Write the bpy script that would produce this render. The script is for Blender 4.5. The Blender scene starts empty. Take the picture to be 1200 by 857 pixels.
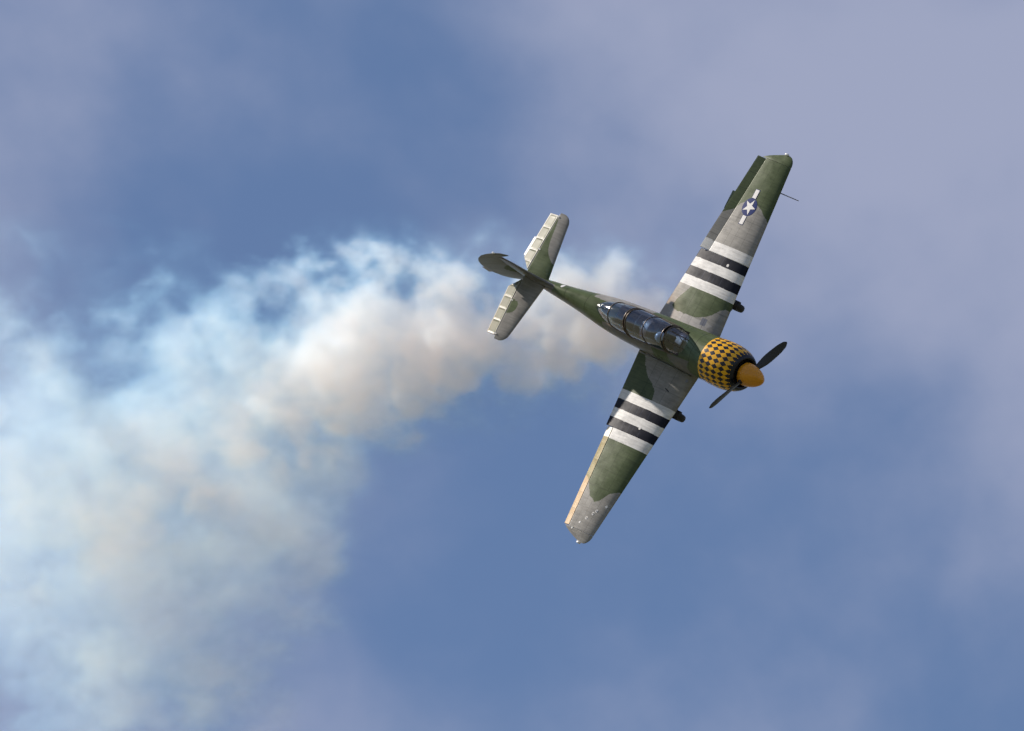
import bpy, bmesh, math, random
import numpy as np
from mathutils import Matrix, Vector

scene = bpy.context.scene
rad = math.radians

# ------------------------------------------------------------------ camera
PITCH = 25.0                       # the photographer looks up at the display
CAM_LOC = Vector((0.0, 0.0, 1.7))
cam_data = bpy.data.cameras.new('camera')
cam_data.sensor_width = 36.0
cam_data.lens = 333.3
cam_data.clip_start = 0.5
cam_data.clip_end = 60000.0
cam = bpy.data.objects.new('camera', cam_data)
cam.location = CAM_LOC
cam.rotation_euler = (rad(90 + PITCH), 0, 0)
scene.collection.objects.link(cam)
scene.camera = cam
c_, s_ = math.cos(rad(PITCH)), math.sin(rad(PITCH))
CAM = Matrix(((1, 0, 0), (0, -s_, -c_), (0, c_, -s_)))      # columns: right, up, back

# attitude of the aircraft: nose, left wing and top in view axes
nose = Vector((.683, -.310, .661)).normalized()
left = Vector((.4736, .8774, -.078)); left = (left - nose * nose.dot(left)).normalized()
top = nose.cross(left)
ROT = CAM @ Matrix((nose, left, top)).transposed()
ORG = CAM_LOC + CAM @ Vector(((894.5 - 600) / 11110 * 198.2, -(447.5 - 428.5) / 11110 * 198.2, -198.2))
AIR = Matrix.Translation(ORG) @ ROT.to_4x4()

# ------------------------------------------------------------------ sun and sky
SUN_LOCAL = Vector((-.952, .205, .222)).normalized()        # behind the tail, a little to the left
SUN = (ROT @ SUN_LOCAL).normalized()
SUN_EL = math.asin(SUN.z)
SUN_AZ = math.atan2(SUN.x, SUN.y)                            # clockwise from +Y
sun_data = bpy.data.lights.new('sun', 'SUN')
sun_data.energy = 5.0
sun_data.angle = rad(0.53)
sun_data.color = (1.0, 0.91, 0.82)
sun = bpy.data.objects.new('sun', sun_data)
sun.rotation_euler = SUN.to_track_quat('Z', 'Y').to_euler()
sun.location = (0, 0, 400)
scene.collection.objects.link(sun)

world = bpy.data.worlds.new('World')
scene.world = world
world.use_nodes = True
world.cycles.sampling_method = 'MANUAL'
world.cycles.sample_map_resolution = 256
wn, wl = world.node_tree.nodes, world.node_tree.links
wn.clear()
w_out = wn.new('ShaderNodeOutputWorld')
w_bg = wn.new('ShaderNodeBackground')
sky = wn.new('ShaderNodeTexSky')
sky.sky_type = 'NISHITA'
sky.sun_disc = False
sky.sun_elevation = SUN_EL
sky.sun_rotation = SUN_AZ
sky.altitude = 200
sky.air_density = 1.0
sky.dust_density = 0.1
sky.ozone_density = 7.0
SKY_STRENGTH = 0.0639
w_bg.inputs['Strength'].default_value = SKY_STRENGTH
w_tc = wn.new('ShaderNodeTexCoord')
w_map = wn.new('ShaderNodeMapping')
w_map.inputs['Rotation'].default_value = (0, 0, 0)
w_n1 = wn.new('ShaderNodeTexNoise'); w_n1.noise_dimensions = '4D'
w_n1.inputs['Scale'].default_value = 11.0
w_n1.inputs['Detail'].default_value = 5.0
w_n1.inputs['Roughness'].default_value = 0.48
w_n1.inputs['Distortion'].default_value = 0.25
CLOUD_W = 281.43859947
w_n1.inputs['W'].default_value = CLOUD_W
w_mr = wn.new('ShaderNodeMapRange'); w_mr.interpolation_type = 'SMOOTHSTEP'
w_mr.inputs['From Min'].default_value = 0.36
w_mr.inputs['From Max'].default_value = 0.63
w_mr.inputs['To Min'].default_value = 0.13
w_mr.inputs['To Max'].default_value = 0.93
w_mix = wn.new('ShaderNodeMix'); w_mix.data_type = 'RGBA'
CLOUD_COL = (4.15, 4.55, 6.3, 1)
w_mix.inputs['B'].default_value = CLOUD_COL
wl.new(w_tc.outputs['Generated'], w_map.inputs['Vector'])
wl.new(w_map.outputs['Vector'], w_n1.inputs['Vector'])
w_n2 = wn.new('ShaderNodeTexNoise')
w_n2.inputs['Scale'].default_value = 42.0; w_n2.inputs['Detail'].default_value = 5.0; w_n2.inputs['Roughness'].default_value = .5
w_m2 = wn.new('ShaderNodeMapping'); w_m2.inputs['Scale'].default_value = (1.0, 1.0, 1.1); w_m2.inputs['Rotation'].default_value = (0, rad(30), 0)
wl.new(w_tc.outputs['Generated'], w_m2.inputs['Vector']); wl.new(w_m2.outputs['Vector'], w_n2.inputs['Vector'])
w_ad = wn.new('ShaderNodeMath'); w_ad.operation = 'MULTIPLY_ADD'; w_ad.inputs[1].default_value = .26; w_ad.inputs[2].default_value = -.13
wl.new(w_n2.outputs['Fac'], w_ad.inputs[0])
w_sm = wn.new('ShaderNodeMath'); w_sm.operation = 'ADD'
wl.new(w_n1.outputs['Fac'], w_sm.inputs[0]); wl.new(w_ad.outputs[0], w_sm.inputs[1])
wl.new(w_sm.outputs[0], w_mr.inputs['Value'])
wl.new(w_mr.outputs['Result'], w_mix.inputs['Factor'])
wl.new(sky.outputs['Color'], w_mix.inputs['A'])
wl.new(w_mix.outputs['Result'], w_bg.inputs['Color'])
wl.new(w_bg.outputs['Background'], w_out.inputs['Surface'])

vs = scene.view_settings
vs.view_transform = 'Standard'
vs.look = 'None'
vs.gamma = 1.0
vs.exposure = 0.45
vs.use_curve_mapping = False
scene.cycles.use_denoising = True
scene.cycles.use_adaptive_sampling = True
scene.cycles.adaptive_threshold = 0.03
scene.cycles.max_bounces = 16
scene.cycles.volume_bounces = 10
scene.cycles.transparent_max_bounces = 16
scene.cycles.volume_step_rate = 8.0
scene.cycles.volume_max_steps = 512
scene.cycles.caustics_reflective = False
scene.cycles.caustics_refractive = False

# ------------------------------------------------------------------ helpers
COL = scene.collection

def link(o, parent=None):
    COL.objects.link(o)
    if parent is not None:
        o.parent = parent
    return o

def mesh_obj(name, verts, faces, material, parent=None, colours=None, smooth=True):
    me = bpy.data.meshes.new(name)
    me.from_pydata([tuple(map(float, v)) for v in verts], [], [tuple(map(int, f)) for f in faces])
    me.update()
    if colours is not None:
        a = me.attributes.new('paint', 'FLOAT_COLOR', 'FACE')
        c = np.ones((len(me.polygons), 4), np.float32)
        c[:, :3] = colours
        a.data.foreach_set('color', c.ravel())
    if smooth:
        me.polygons.foreach_set('use_smooth', np.ones(len(me.polygons), bool))
    for m in (material if isinstance(material, (list, tuple)) else [material]):
        me.materials.append(m)
    o = bpy.data.objects.new(name, me)
    return link(o, parent)

def face_centres(verts, faces):
    v = np.asarray(verts, float)
    return np.array([v[list(f)].mean(0) for f in faces])

class MB:
    """collects pieces of ONE part"""
    def __init__(self): self.v, self.f = [], []
    def add(self, v, f):
        b = len(self.v)
        self.v += [tuple(p) for p in v]
        self.f += [tuple(i + b for i in q) for q in f]
        return self
    def box(self, lo, hi, m=None):
        x0, y0, z0 = lo; x1, y1, z1 = hi
        v = [Vector(p) for p in ((x0,y0,z0),(x1,y0,z0),(x1,y1,z0),(x0,y1,z0),(x0,y0,z1),(x1,y0,z1),(x1,y1,z1),(x0,y1,z1))]
        if m is not None: v = [m @ p for p in v]
        return self.add(v, [(0,3,2,1),(4,5,6,7),(0,1,5,4),(1,2,6,5),(2,3,7,6),(3,0,4,7)])
    def tube(self, pts, r, n=10, caps=True):
        pts = [Vector(p) for p in pts]
        rs = r if isinstance(r, (list, tuple)) else [r] * len(pts)
        v, f = [], []
        ref = None
        for i, p in enumerate(pts):
            t = (pts[min(i + 1, len(pts) - 1)] - pts[max(i - 1, 0)]).normalized()
            if ref is None:
                ref = t.orthogonal().normalized()
            ref = (ref - t * ref.dot(t)).normalized()
            b = t.cross(ref)
            for k in range(n):
                a = 2 * math.pi * k / n
                v.append(p + (ref * math.cos(a) + b * math.sin(a)) * rs[i])
        for i in range(len(pts) - 1):
            for k in range(n):
                f.append((i*n+k, i*n+(k+1)%n, (i+1)*n+(k+1)%n, (i+1)*n+k))
        if caps:
            f.append(tuple(reversed(range(n)))); f.append(tuple(range((len(pts)-1)*n, len(pts)*n)))
        return self.add(v, f)
    def lathe(self, prof, n=32, m=None):
        """prof: (axial, radius); axis = +X"""
        v, f = [], []
        for x, r in prof:
            for k in range(n):
                a = 2 * math.pi * k / n
                p = Vector((x, r * math.cos(a), r * math.sin(a)))
                v.append(m @ p if m is not None else p)
        for i in range(len(prof) - 1):
            for k in range(n):
                f.append((i*n+k, i*n+(k+1)%n, (i+1)*n+(k+1)%n, (i+1)*n+k))
        return self.add(v, f)
    def obj(self, name, mat, parent=None, smooth=True, colours=None):
        return mesh_obj(name, self.v, self.f, mat, parent, colours, smooth)

def interp(x, xs, ys):
    """smooth interpolation through stations (xs ascending), Catmull-Rom tangents"""
    xs = np.asarray(xs, float); ys = np.asarray(ys, float)
    m = np.gradient(ys, xs)
    x = np.clip(np.asarray(x, float), xs[0], xs[-1])
    i = np.clip(np.searchsorted(xs, x) - 1, 0, len(xs) - 2)
    h = xs[i+1] - xs[i]; t = (x - xs[i]) / h
    return (2*t**3-3*t**2+1)*ys[i] + (t**3-2*t**2+t)*h*m[i] + (-2*t**3+3*t**2)*ys[i+1] + (t**3-t**2)*h*m[i+1]

def inside(poly, x, y):
    poly = np.asarray(poly, float)
    r = np.zeros(np.shape(x), bool)
    j = len(poly) - 1
    for i in range(len(poly)):
        xi, yi = poly[i]; xj, yj = poly[j]
        c = ((yi > y) != (yj > y)) & (x < (xj - xi) * (y - yi) / (yj - yi + 1e-12) + xi)
        r ^= c
        j = i
    return r

def smooth_poly(poly, k=2):
    p = [tuple(q) for q in poly]
    for _ in range(k):
        q = []
        for i in range(len(p)):
            a, b = p[i], p[(i + 1) % len(p)]
            q.append((a[0]*.75+b[0]*.25, a[1]*.75+b[1]*.25)); q.append((a[0]*.25+b[0]*.75, a[1]*.25+b[1]*.75))
        p = q
    return p

# ------------------------------------------------------------------ materials
def new_mat(name):
    m = bpy.data.materials.new(name); m.use_nodes = True
    nt = m.node_tree; nt.nodes.clear()
    out = nt.nodes.new('ShaderNodeOutputMaterial')
    return m, nt.nodes, nt.links, out

def paint_material(name, colour=None, rough=0.38, wear=0.25, coat=0.25, bump=0.004, scale=9.0, spec=.5):
    """painted aluminium or fabric: the colour comes from the paint attribute or is given; faded blotches, chordwise streaks, dust"""
    m, N, L, out = new_mat(name)
    b = N.new('ShaderNodeBsdfPrincipled')
    tc = N.new('ShaderNodeTexCoord')
    if colour is None:
        src = N.new('ShaderNodeAttribute'); src.attribute_name = 'paint'; base = src.outputs['Color']
    else:
        src = N.new('ShaderNodeRGB'); src.outputs[0].default_value = (*colour, 1); base = src.outputs[0]
    n1 = N.new('ShaderNodeTexNoise'); n1.inputs['Scale'].default_value = scale * .45; n1.inputs['Detail'].default_value = 6; n1.inputs['Roughness'].default_value = .62
    mp = N.new('ShaderNodeMapping'); mp.inputs['Scale'].default_value = (2.2, 17, 6)
    n2 = N.new('ShaderNodeTexNoise'); n2.inputs['Scale'].default_value = 1.6; n2.inputs['Detail'].default_value = 4
    L.new(tc.outputs['Object'], n1.inputs['Vector']); L.new(tc.outputs['Object'], mp.inputs['Vector']); L.new(mp.outputs[0], n2.inputs['Vector'])
    add = N.new('ShaderNodeMath'); add.operation = 'ADD'
    L.new(n1.outputs['Fac'], add.inputs[0]); L.new(n2.outputs['Fac'], add.inputs[1])
    mr = N.new('ShaderNodeMapRange'); mr.inputs['From Min'].default_value = .72; mr.inputs['From Max'].default_value = 1.28
    mr.inputs['To Min'].default_value = 1 - wear; mr.inputs['To Max'].default_value = 1 + wear
    L.new(add.outputs[0], mr.inputs['Value'])
    mul = N.new('ShaderNodeVectorMath'); mul.operation = 'SCALE'
    L.new(base, mul.inputs[0]); L.new(mr.outputs[0], mul.inputs['Scale'])
    # worn, chalky spots
    n3 = N.new('ShaderNodeTexNoise'); n3.inputs['Scale'].default_value = scale * 1.7; n3.inputs['Detail'].default_value = 5; n3.inputs['Roughness'].default_value = .7
    L.new(tc.outputs['Object'], n3.inputs['Vector'])
    r3 = N.new('ShaderNodeMapRange'); r3.inputs['From Min'].default_value = .58; r3.inputs['From Max'].default_value = .78; r3.inputs['To Max'].default_value = wear * 1.5
    L.new(n3.outputs['Fac'], r3.inputs['Value'])
    mx = N.new('ShaderNodeMix'); mx.data_type = 'RGBA'
    mb_ = N.new('ShaderNodeVectorMath'); mb_.operation = 'MULTIPLY_ADD'; mb_.inputs[1].default_value = (2.0, 1.9, 1.7); mb_.inputs[2].default_value = (.02, .02, .015); L.new(base, mb_.inputs[0]); L.new(mb_.outputs[0], mx.inputs['B'])
    L.new(r3.outputs[0], mx.inputs['Factor']); L.new(mul.outputs[0], mx.inputs['A'])
    L.new(mx.outputs['Result'], b.inputs['Base Color'])
    rr = N.new('ShaderNodeMapRange'); rr.inputs['From Min'].default_value = .35; rr.inputs['From Max'].default_value = .65
    rr.inputs['To Min'].default_value = rough - .04; rr.inputs['To Max'].default_value = rough + .06
    L.new(n1.outputs['Fac'], rr.inputs['Value']); L.new(rr.outputs[0], b.inputs['Roughness'])
    b.inputs['Specular IOR Level'].default_value = spec; b.inputs['Coat Weight'].default_value = coat; b.inputs['Coat Roughness'].default_value = .12
    bp = N.new('ShaderNodeBump'); bp.inputs['Strength'].default_value = .35; bp.inputs['Distance'].default_value = bump
    L.new(n1.outputs['Fac'], bp.inputs['Height']); L.new(bp.outputs[0], b.inputs['Normal'])
    L.new(b.outputs[0], out.inputs['Surface'])
    return m

def plain(name, colour, rough=.5, metal=0.0, coat=0.0, var=.15, scale=30, spec=.5):
    m, N, L, out = new_mat(name)
    b = N.new('ShaderNodeBsdfPrincipled')
    n = N.new('ShaderNodeTexNoise'); n.inputs['Scale'].default_value = scale; n.inputs['Detail'].default_value = 4
    tc = N.new('ShaderNodeTexCoord'); L.new(tc.outputs['Object'], n.inputs['Vector'])
    mr = N.new('ShaderNodeMapRange'); mr.inputs['To Min'].default_value = 1 - var; mr.inputs['To Max'].default_value = 1 + var
    L.new(n.outputs['Fac'], mr.inputs['Value'])
    sc = N.new('ShaderNodeVectorMath'); sc.operation = 'SCALE'; sc.inputs[0].default_value = colour
    L.new(mr.outputs[0], sc.inputs['Scale']); L.new(sc.outputs[0], b.inputs['Base Color'])
    b.inputs['Specular IOR Level'].default_value = spec; b.inputs['Roughness'].default_value = rough; b.inputs['Metallic'].default_value = metal; b.inputs['Coat Weight'].default_value = coat
    L.new(b.outputs[0], out.inputs['Surface'])
    return m

GREEN = np.array((.083, .108, .051)); GREY = np.array((.285, .275, .25)); WHITE = np.array((.72, .71, .68)); BLACK = np.array((.011, .013, .021))
WALK = np.array((.36, .35, .33)); BELLY = np.array((.30, .31, .31)); YELLOW = np.array((.88, .45, .012))
M_paint = paint_material('camouflage_paint', rough=.31, wear=.20, coat=.0, bump=.0004, spec=.10)
M_ctrl = paint_material('control_surface_paint', rough=.38, wear=.10, coat=.0, bump=.0003, spec=.08)
M_ail = paint_material('aileron_paint', rough=.34, wear=.14, coat=.0, bump=.0002, spec=.14)
M_cowl = paint_material('cowling_paint', rough=.30, wear=.10, coat=.12, bump=.0004, spec=.3)
M_spin = paint_material('spinner_paint', colour=(.70, .29, .012), rough=.33, wear=.10, coat=.15, bump=.0004, spec=.35)
M_prop = plain('propeller_black', (.012, .013, .016), rough=.42)
M_dark = plain('cockpit_black', (.02, .021, .024), rough=.7)
M_tub = plain('cockpit_blue_grey', (.035, .055, .075), rough=.6)
M_brown = plain('brown_leather', (.085, .03, .022), rough=.5)
M_frame = plain('canopy_frame_metal', (.13, .10, .075), rough=.35, metal=.5)
M_tyre = plain('tyre_rubber', (.018, .018, .019), rough=.75)
M_hub = plain('wheel_metal', (.10, .11, .10), rough=.5, metal=.4)
M_steel = plain('steel_grey', (.18, .17, .15), rough=.35, metal=.7)
M_white = plain('white_marking', (.74, .73, .70), rough=.45, spec=.2)
M_blue = plain('insignia_blue', (.010, .026, .14), rough=.3, spec=.15)
M_lamp = plain('clear_lamp', (.80, .78, .74), rough=.12, coat=1.0, var=.02)
M_suit = plain('flight_suit_cloth', (.055, .06, .045), rough=.85)
M_helm = plain('helmet_white', (.75, .76, .78), rough=.25, coat=.5, var=.03)
M_skin = plain('skin', (.48, .28, .20), rough=.55, var=.05)
M_fabric = plain('seat_fabric', (.03, .035, .03), rough=.9)

m, N, L, out = new_mat('canopy_glass')
tr = N.new('ShaderNodeBsdfTransparent'); tr.inputs['Color'].default_value = (.42, .54, .70, 1)
gl = N.new('ShaderNodeBsdfGlossy'); gl.inputs['Roughness'].default_value = .07
lw = N.new('ShaderNodeLayerWeight'); lw.inputs['Blend'].default_value = .5
pw = N.new('ShaderNodeMath'); pw.operation = 'POWER'; pw.inputs[1].default_value = 3.5; L.new(lw.outputs['Facing'], pw.inputs[0])
fr = N.new('ShaderNodeMapRange'); fr.inputs['To Min'].default_value = .17; fr.inputs['To Max'].default_value = .8; L.new(pw.outputs[0], fr.inputs['Value'])
mx = N.new('ShaderNodeMixShader')
L.new(fr.outputs[0], mx.inputs[0]); L.new(tr.outputs[0], mx.inputs[1]); L.new(gl.outputs[0], mx.inputs[2]); L.new(mx.outputs[0], out.inputs['Surface'])
M_glass = m

m, N, L, out = new_mat('airfield_grass')
b = N.new('ShaderNodeBsdfPrincipled'); b.inputs['Roughness'].default_value = .95
n = N.new('ShaderNodeTexNoise'); n.inputs['Scale'].default_value = .02; n.inputs['Detail'].default_value = 8
cr = N.new('ShaderNodeValToRGB'); cr.color_ramp.elements[0].color = (.05, .065, .028, 1); cr.color_ramp.elements[1].color = (.13, .12, .08, 1)
tc = N.new('ShaderNodeTexCoord'); L.new(tc.outputs['Object'], n.inputs['Vector']); L.new(n.outputs['Fac'], cr.inputs[0]); L.new(cr.outputs[0], b.inputs['Base Color']); L.new(b.outputs[0], out.inputs['Surface'])
M_grass = m

# ------------------------------------------------------------------ ground (far below, out of the frame)
gv = [(0, 0, 0)]; gf = []
for i, r in enumerate((60, 400, 3000, 20000)):
    for k in range(48):
        a = 2 * math.pi * k / 48
        gv.append((r * math.cos(a), r * math.sin(a), 0))
for k in range(48): gf.append((0, 1 + k, 1 + (k + 1) % 48))
for i in range(3):
    for k in range(48): gf.append((1+i*48+k, 1+(i+1)*48+k, 1+(i+1)*48+(k+1)%48, 1+i*48+(k+1)%48))
ground = mesh_obj('ground', gv, gf, M_grass)
ground['kind'] = 'structure'

# ------------------------------------------------------------------ the aircraft
air = bpy.data.objects.new('propeller_aircraft', None)
air.empty_display_size = 1.0
COL.objects.link(air)
air.matrix_world = AIR
air['label'] = 'camouflaged two-seat propeller aircraft with striped wings and checkered nose, trailing smoke'
air['category'] = 'aircraft'

# ---- fuselage
FX = [-7.12, -7.00, -6.45, -5.69, -5.20, -4.75, -4.20, -3.50, -3.00, -2.40, -1.90, -1.42]
HW = [.020, .045, .118, .200, .265, .335, .392, .425, .445, .465, .480, .488]
ZT = [.250, .290, .330, .385, .405, .415, .400, .385, .380, .390, .430, .480]
ZB = [.060, .030, -.140, -.330, -.420, -.490, -.550, -.590, -.600, -.600, -.570, -.490]
ZC = [.160, .160, .120, .060, .030, .010, .000, -.02, -.03, -.03, -.01, .000]
NE = [2.0, 2.0, 2.0, 2.1, 2.2, 2.3, 2.5, 2.6, 2.6, 2.5, 2.2, 2.0]
nx, na = 300, 120
xs = np.linspace(-7.12, -1.42, nx)
hw, zt, zb, zc, ne = (interp(xs, FX, a) for a in (HW, ZT, ZB, ZC, NE))
ph = np.linspace(0, 2 * np.pi, na, endpoint=False)
def fus_point(i, a):
    c, s = np.cos(a), np.sin(a); e = 2.0 / ne[i]
    y = hw[i] * np.sign(c) * np.abs(c) ** e
    z = zc[i] + np.where(s > 0, zt[i] - zc[i], zc[i] - zb[i]) * np.sign(s) * np.abs(s) ** e
    return y, z
fv, ff = [], []
for i in range(nx):
    y, z = fus_point(i, ph)
    fv += list(zip([xs[i]] * na, y, z))
fva = np.array(fv)
for i in range(nx - 1):
    for k in range(na):
        q = (i*na+k, (i+1)*na+k, (i+1)*na+(k+1)%na, i*na+(k+1)%na)
        c = fva[list(q)].mean(0)
        # the cockpit is open between the windscreen and the rear hood
        if -4.12 < c[0] < -2.10 and abs(c[1]) < .275 and c[2] > .2: continue
        ff.append(q)
ff.append(tuple(range(na)))
ff.append(tuple(reversed(range((nx-1)*na, nx*na))))
fc = face_centres(fv, ff)
X, Y, Z = fc.T
wob = .05 * np.sin(9 * Y + 5 * Z) + .04 * np.sin(17 * Z + 3 * X)
col = np.tile(GREEN, (len(ff), 1))
col[(X < -6.15 + wob)] = GREY * .5
col[(X < -6.15 + wob) & (Y > .05)] = GREEN
col[(X > -4.92 + wob) & (X < -3.35) & (Y > .16) & (Z > -.05)] = GREY
col[(X > -4.3 + 2 * wob) & (X < -2.9 + wob) & (Y < -.25)] = GREY * .58
col[(X > -2.35 + wob) & (X < -1.75 + wob) & (Y < -.30)] = GREY * .5
col[Z < -.18 + wob] = BELLY
# hatch seams
for sx in (-5.05, -5.72, -6.38, -1.78):
    col[np.abs(X - sx) < .010] *= .55
fuselage = mesh_obj('fuselage', fv, ff, M_paint, air, col)

# ---- engine cowling with diamond checks
prof = [(-1.47, .488), (-1.42, .494), (-1.25, .505), (-1.05, .506), (-.90, .494), (-.78, .470), (-.68, .437), (-.61, .403), (-.57, .372), (-.555, .345), (-.565, .315), (-.60, .298), (-.68, .295)]
px = np.array([p[0] for p in prof]); pr = np.array([p[1] for p in prof])
al = np.concatenate([[0], np.cumsum(np.hypot(np.diff(px), np.diff(pr)))])
sa = np.linspace(0, al[-1], 150)
cx, crr = interp(sa, al, px), interp(sa, al, pr)
nc = 26 * 16
a = np.linspace(0, 2 * np.pi, nc, endpoint=False)
cv = np.stack([np.repeat(cx, nc), np.outer(crr, np.cos(a)).ravel(), np.outer(crr, np.sin(a)).ravel()], 1)
cf, cc = [], []
for i in range(len(sa) - 1):
    sm = (sa[i] + sa[i + 1]) / 2
    uu = (sm - .11) / .185
    for k in range(nc):
        cf.append((i*nc+k, i*nc+(k+1)%nc, (i+1)*nc+(k+1)%nc, (i+1)*nc+k))
        v = (k + .5) / 16
        d = abs(uu - round(uu)) + abs(v - round(v))
        q_ = BLACK if (d < .48 or sm > .875) else YELLOW
        if k % 104 in (51, 52) or abs(sm - .66) < .004: q_ = q_ * .45          # seams between the cowl panels
        cc.append(q_)
cowling = mesh_obj('cowling', cv, cf, M_cowl, air, np.array(cc))
mb = MB().lathe([(-.70, .06), (-.70, .297)], 48)
for k in range(24):
    R = Matrix.Rotation(2 * math.pi * k / 24, 4, 'X') @ Matrix.Rotation(rad(25), 4, 'Z')
    mb.box((-.012, -.012, .12), (.012, .012, .290), Matrix.Translation((-.675, 0, 0)) @ R)
mb.obj('engine_shutter', M_dark, cowling, smooth=False)
# oil cooler scoop and exhaust pipe under the nose
MB().tube([(-1.30, -.20, -.42), (-1.45, -.22, -.56), (-1.75, -.24, -.66)], [.05, .055, .055], 12, caps=False).obj('exhaust_pipe', M_steel, air)
MB().tube([(-1.30, .20, -.42), (-1.45, .22, -.56), (-1.75, .24, -.66)], [.05, .055, .055], 12, caps=False).obj('exhaust_pipe', M_steel, air)

# ---- spinner and two blades
sp = [(0.0, .0), (-.012, .035), (-.05, .085), (-.11, .135), (-.19, .180), (-.28, .214), (-.37, .236), (-.44, .246), (-.50, .248), (-.545, .244), (-.55, .10)]
spx = np.array([p[0] for p in sp]); spr = np.array([p[1] for p in sp])
pa = np.concatenate([[0], np.cumsum(np.hypot(np.diff(spx), np.diff(spr)))])
ss = np.linspace(0, pa[-1], 50)
spinner = MB().lathe([(float(p), float(max(q, 0.0))) for p, q in zip(interp(ss, pa, spx), interp(ss, pa, spr))], 64).obj('spinner', M_spin, air)
def blade(theta):
    rr = np.linspace(.17, 1.20, 40)
    v, f, n = [], [], 16
    R = Matrix.Rotation(theta, 4, 'X')
    for r in rr:
        t = (r - .17) / 1.03
        ch = float(interp(t, [0, .12, .3, .6, .85, .95, 1], [.085, .12, .185, .205, .170, .115, .03]))
        th = float(interp(t, [0, .15, .4, 1], [.075, .05, .026, .008]))
        tw = -rad(52 + 26 * t)                      # angle of the chord out of the axis
        for k in range(n):
            b = 2 * math.pi * k / n
            c, h = math.cos(b) * ch / 2, math.sin(b) * th / 2
            # chord lies between the axis (X) and the direction of turning
            p = Vector((c * math.cos(tw) - h * math.sin(tw), r, c * math.sin(tw) + h * math.cos(tw)))
            v.append(R @ p + Vector((-.45, 0, 0)))
    for i in range(len(rr) - 1):
        for k in range(n): f.append((i*n+k, (i+1)*n+k, (i+1)*n+(k+1)%n, i*n+(k+1)%n))
    f.append(tuple(range(n))); f.append(tuple(reversed(range((len(rr)-1)*n, len(rr)*n))))
    return mesh_obj('propeller_blade', v, f, M_prop, air)
blade(rad(-30.5)); blade(rad(149.5))
for t in (-30.5, 149.5):
    m4 = Matrix.Rotation(rad(t), 4, 'X') @ Matrix.Translation((-.45, 0, 0))
    MB().lathe([(.20, .052), (.262, .052), (.268, .045)], 20, Matrix.Rotation(rad(t), 4, 'X') @ Matrix.Translation((-.45, 0, 0)) @ Matrix.Rotation(rad(90), 4, 'Z')).obj('blade_collar', M_dark, spinner)

# ---- lifting surfaces
def thick(s, t):
    return 5 * t * (.2969*np.sqrt(np.maximum(s, 0)) - .126*s - .3516*s**2 + .2843*s**3 - .1036*s**4)

class Surf:
    def __init__(self, le, te, zc, t, camber=0.0, inc=0.0, tipscale=None):
        self.le, self.te, self.zc, self.t, self.camber, self.inc, self.tip = le, te, zc, t, camber, inc, tipscale
    def pt(self, y, s, upper):
        c = self.le(y) - self.te(y); p = .4
        yc = np.where(s < p, self.camber/p**2*(2*p*s - s*s), self.camber/(1-p)**2*((1-2*p)+2*p*s-s*s))
        yt = thick(s, self.t(y)) * (self.tip(y) if self.tip else 1.0)
        z = self.zc(y) + c * (yc + (yt if upper else -yt)) + (.4 - s) * c * math.sin(self.inc)
        return self.le(y) - s * c, z
    def s_of(self, y, x): return (self.le(y) - x) / (self.le(y) - self.te(y))

def panel(surf, ys, s0, s1, nu, nl, warp=None):
    """closed loft from chord fraction s0(y) to s1(y). returns verts (x, span, thickness), faces, upper flags"""
    v, f, up = [], [], []
    ring = nu + nl
    for y in ys:
        a, b = s0(y), s1(y)
        if a < 1e-6:
            su = a + (b - a) * (1 - np.cos(np.linspace(0, np.pi * .5, nu))) ** 1.0
            su = su * .55 + (a + (b - a) * np.linspace(0, 1, nu)) * .45
        else:
            su = np.linspace(a, b, nu)
        sl = np.interp(np.linspace(0, 1, nl), np.linspace(0, 1, nu), su)
        xu, zu = surf.pt(y, su[::-1], True)
        xl, zl = surf.pt(y, sl, False)
        if warp is not None: zu = zu + warp(xu, y, su[::-1])
        if a < 1e-6: zl[0] = zu[-1]
        v += list(zip(xu, [y] * nu, zu)) + list(zip(xl, [y] * nl, zl))
    for i in range(len(ys) - 1):
        for k in range(ring):
            f.append((i*ring+k, i*ring+(k+1)%ring, (i+1)*ring+(k+1)%ring, (i+1)*ring+k))
            up.append(1 if k < nu - 1 else (2 if k == ring - 1 and b < .999 else 0))
    f.append(tuple(reversed(range(ring)))); up.append(0)
    f.append(tuple(range((len(ys)-1)*ring, len(ys)*ring))); up.append(0)
    return v, f, up

def merge(parts):
    v, f, u = [], [], []
    for a, b, c in parts:
        n = len(v); v += a; f += [tuple(i + n for i in q) for q in b]; u += c
    return v, f, np.array(u)

TIP0 = 4.36
def w_le(y):
    x = -2.0 - .09 * y
    if y > 4.45:
        k = min((y - 4.45) / .206, 1.0); x -= .18 * (1 - math.sqrt(max(1 - k * k, 0)))
    return x
def w_te(y):
    x = -3.97 + .137 * y
    if y > 4.43:
        k = min(max(y - 4.43, 0) / .225, 1.0); x = -3.27 + .58 * k ** 1.35
    return x
wing_s = Surf(w_le, w_te, lambda y: -.515 + .040 * (y - .4), lambda y: .128 - .036 * (y / 4.65), .015, rad(2.0),
              lambda y: 1.0 if y < TIP0 else math.sqrt(max(1 - ((y - TIP0) / .30) ** 2, .0)))
hinge = lambda y: -3.42 + .12 * (y - 2.13)
AY0, AY1 = 2.135, 4.425
STR = [1.29, 1.505, 1.715, 1.925, 2.135, 2.375]

def deflect(v, p0, p1, ang):
    """turn about the hinge p0->p1"""
    p0, p1 = Vector(p0), Vector(p1)
    q = Matrix.Translation(p0) @ Matrix.Rotation(ang, 4, (p1 - p0).normalized()) @ Matrix.Translation(-p0)
    return [tuple(q @ Vector(p)) for p in v]

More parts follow.
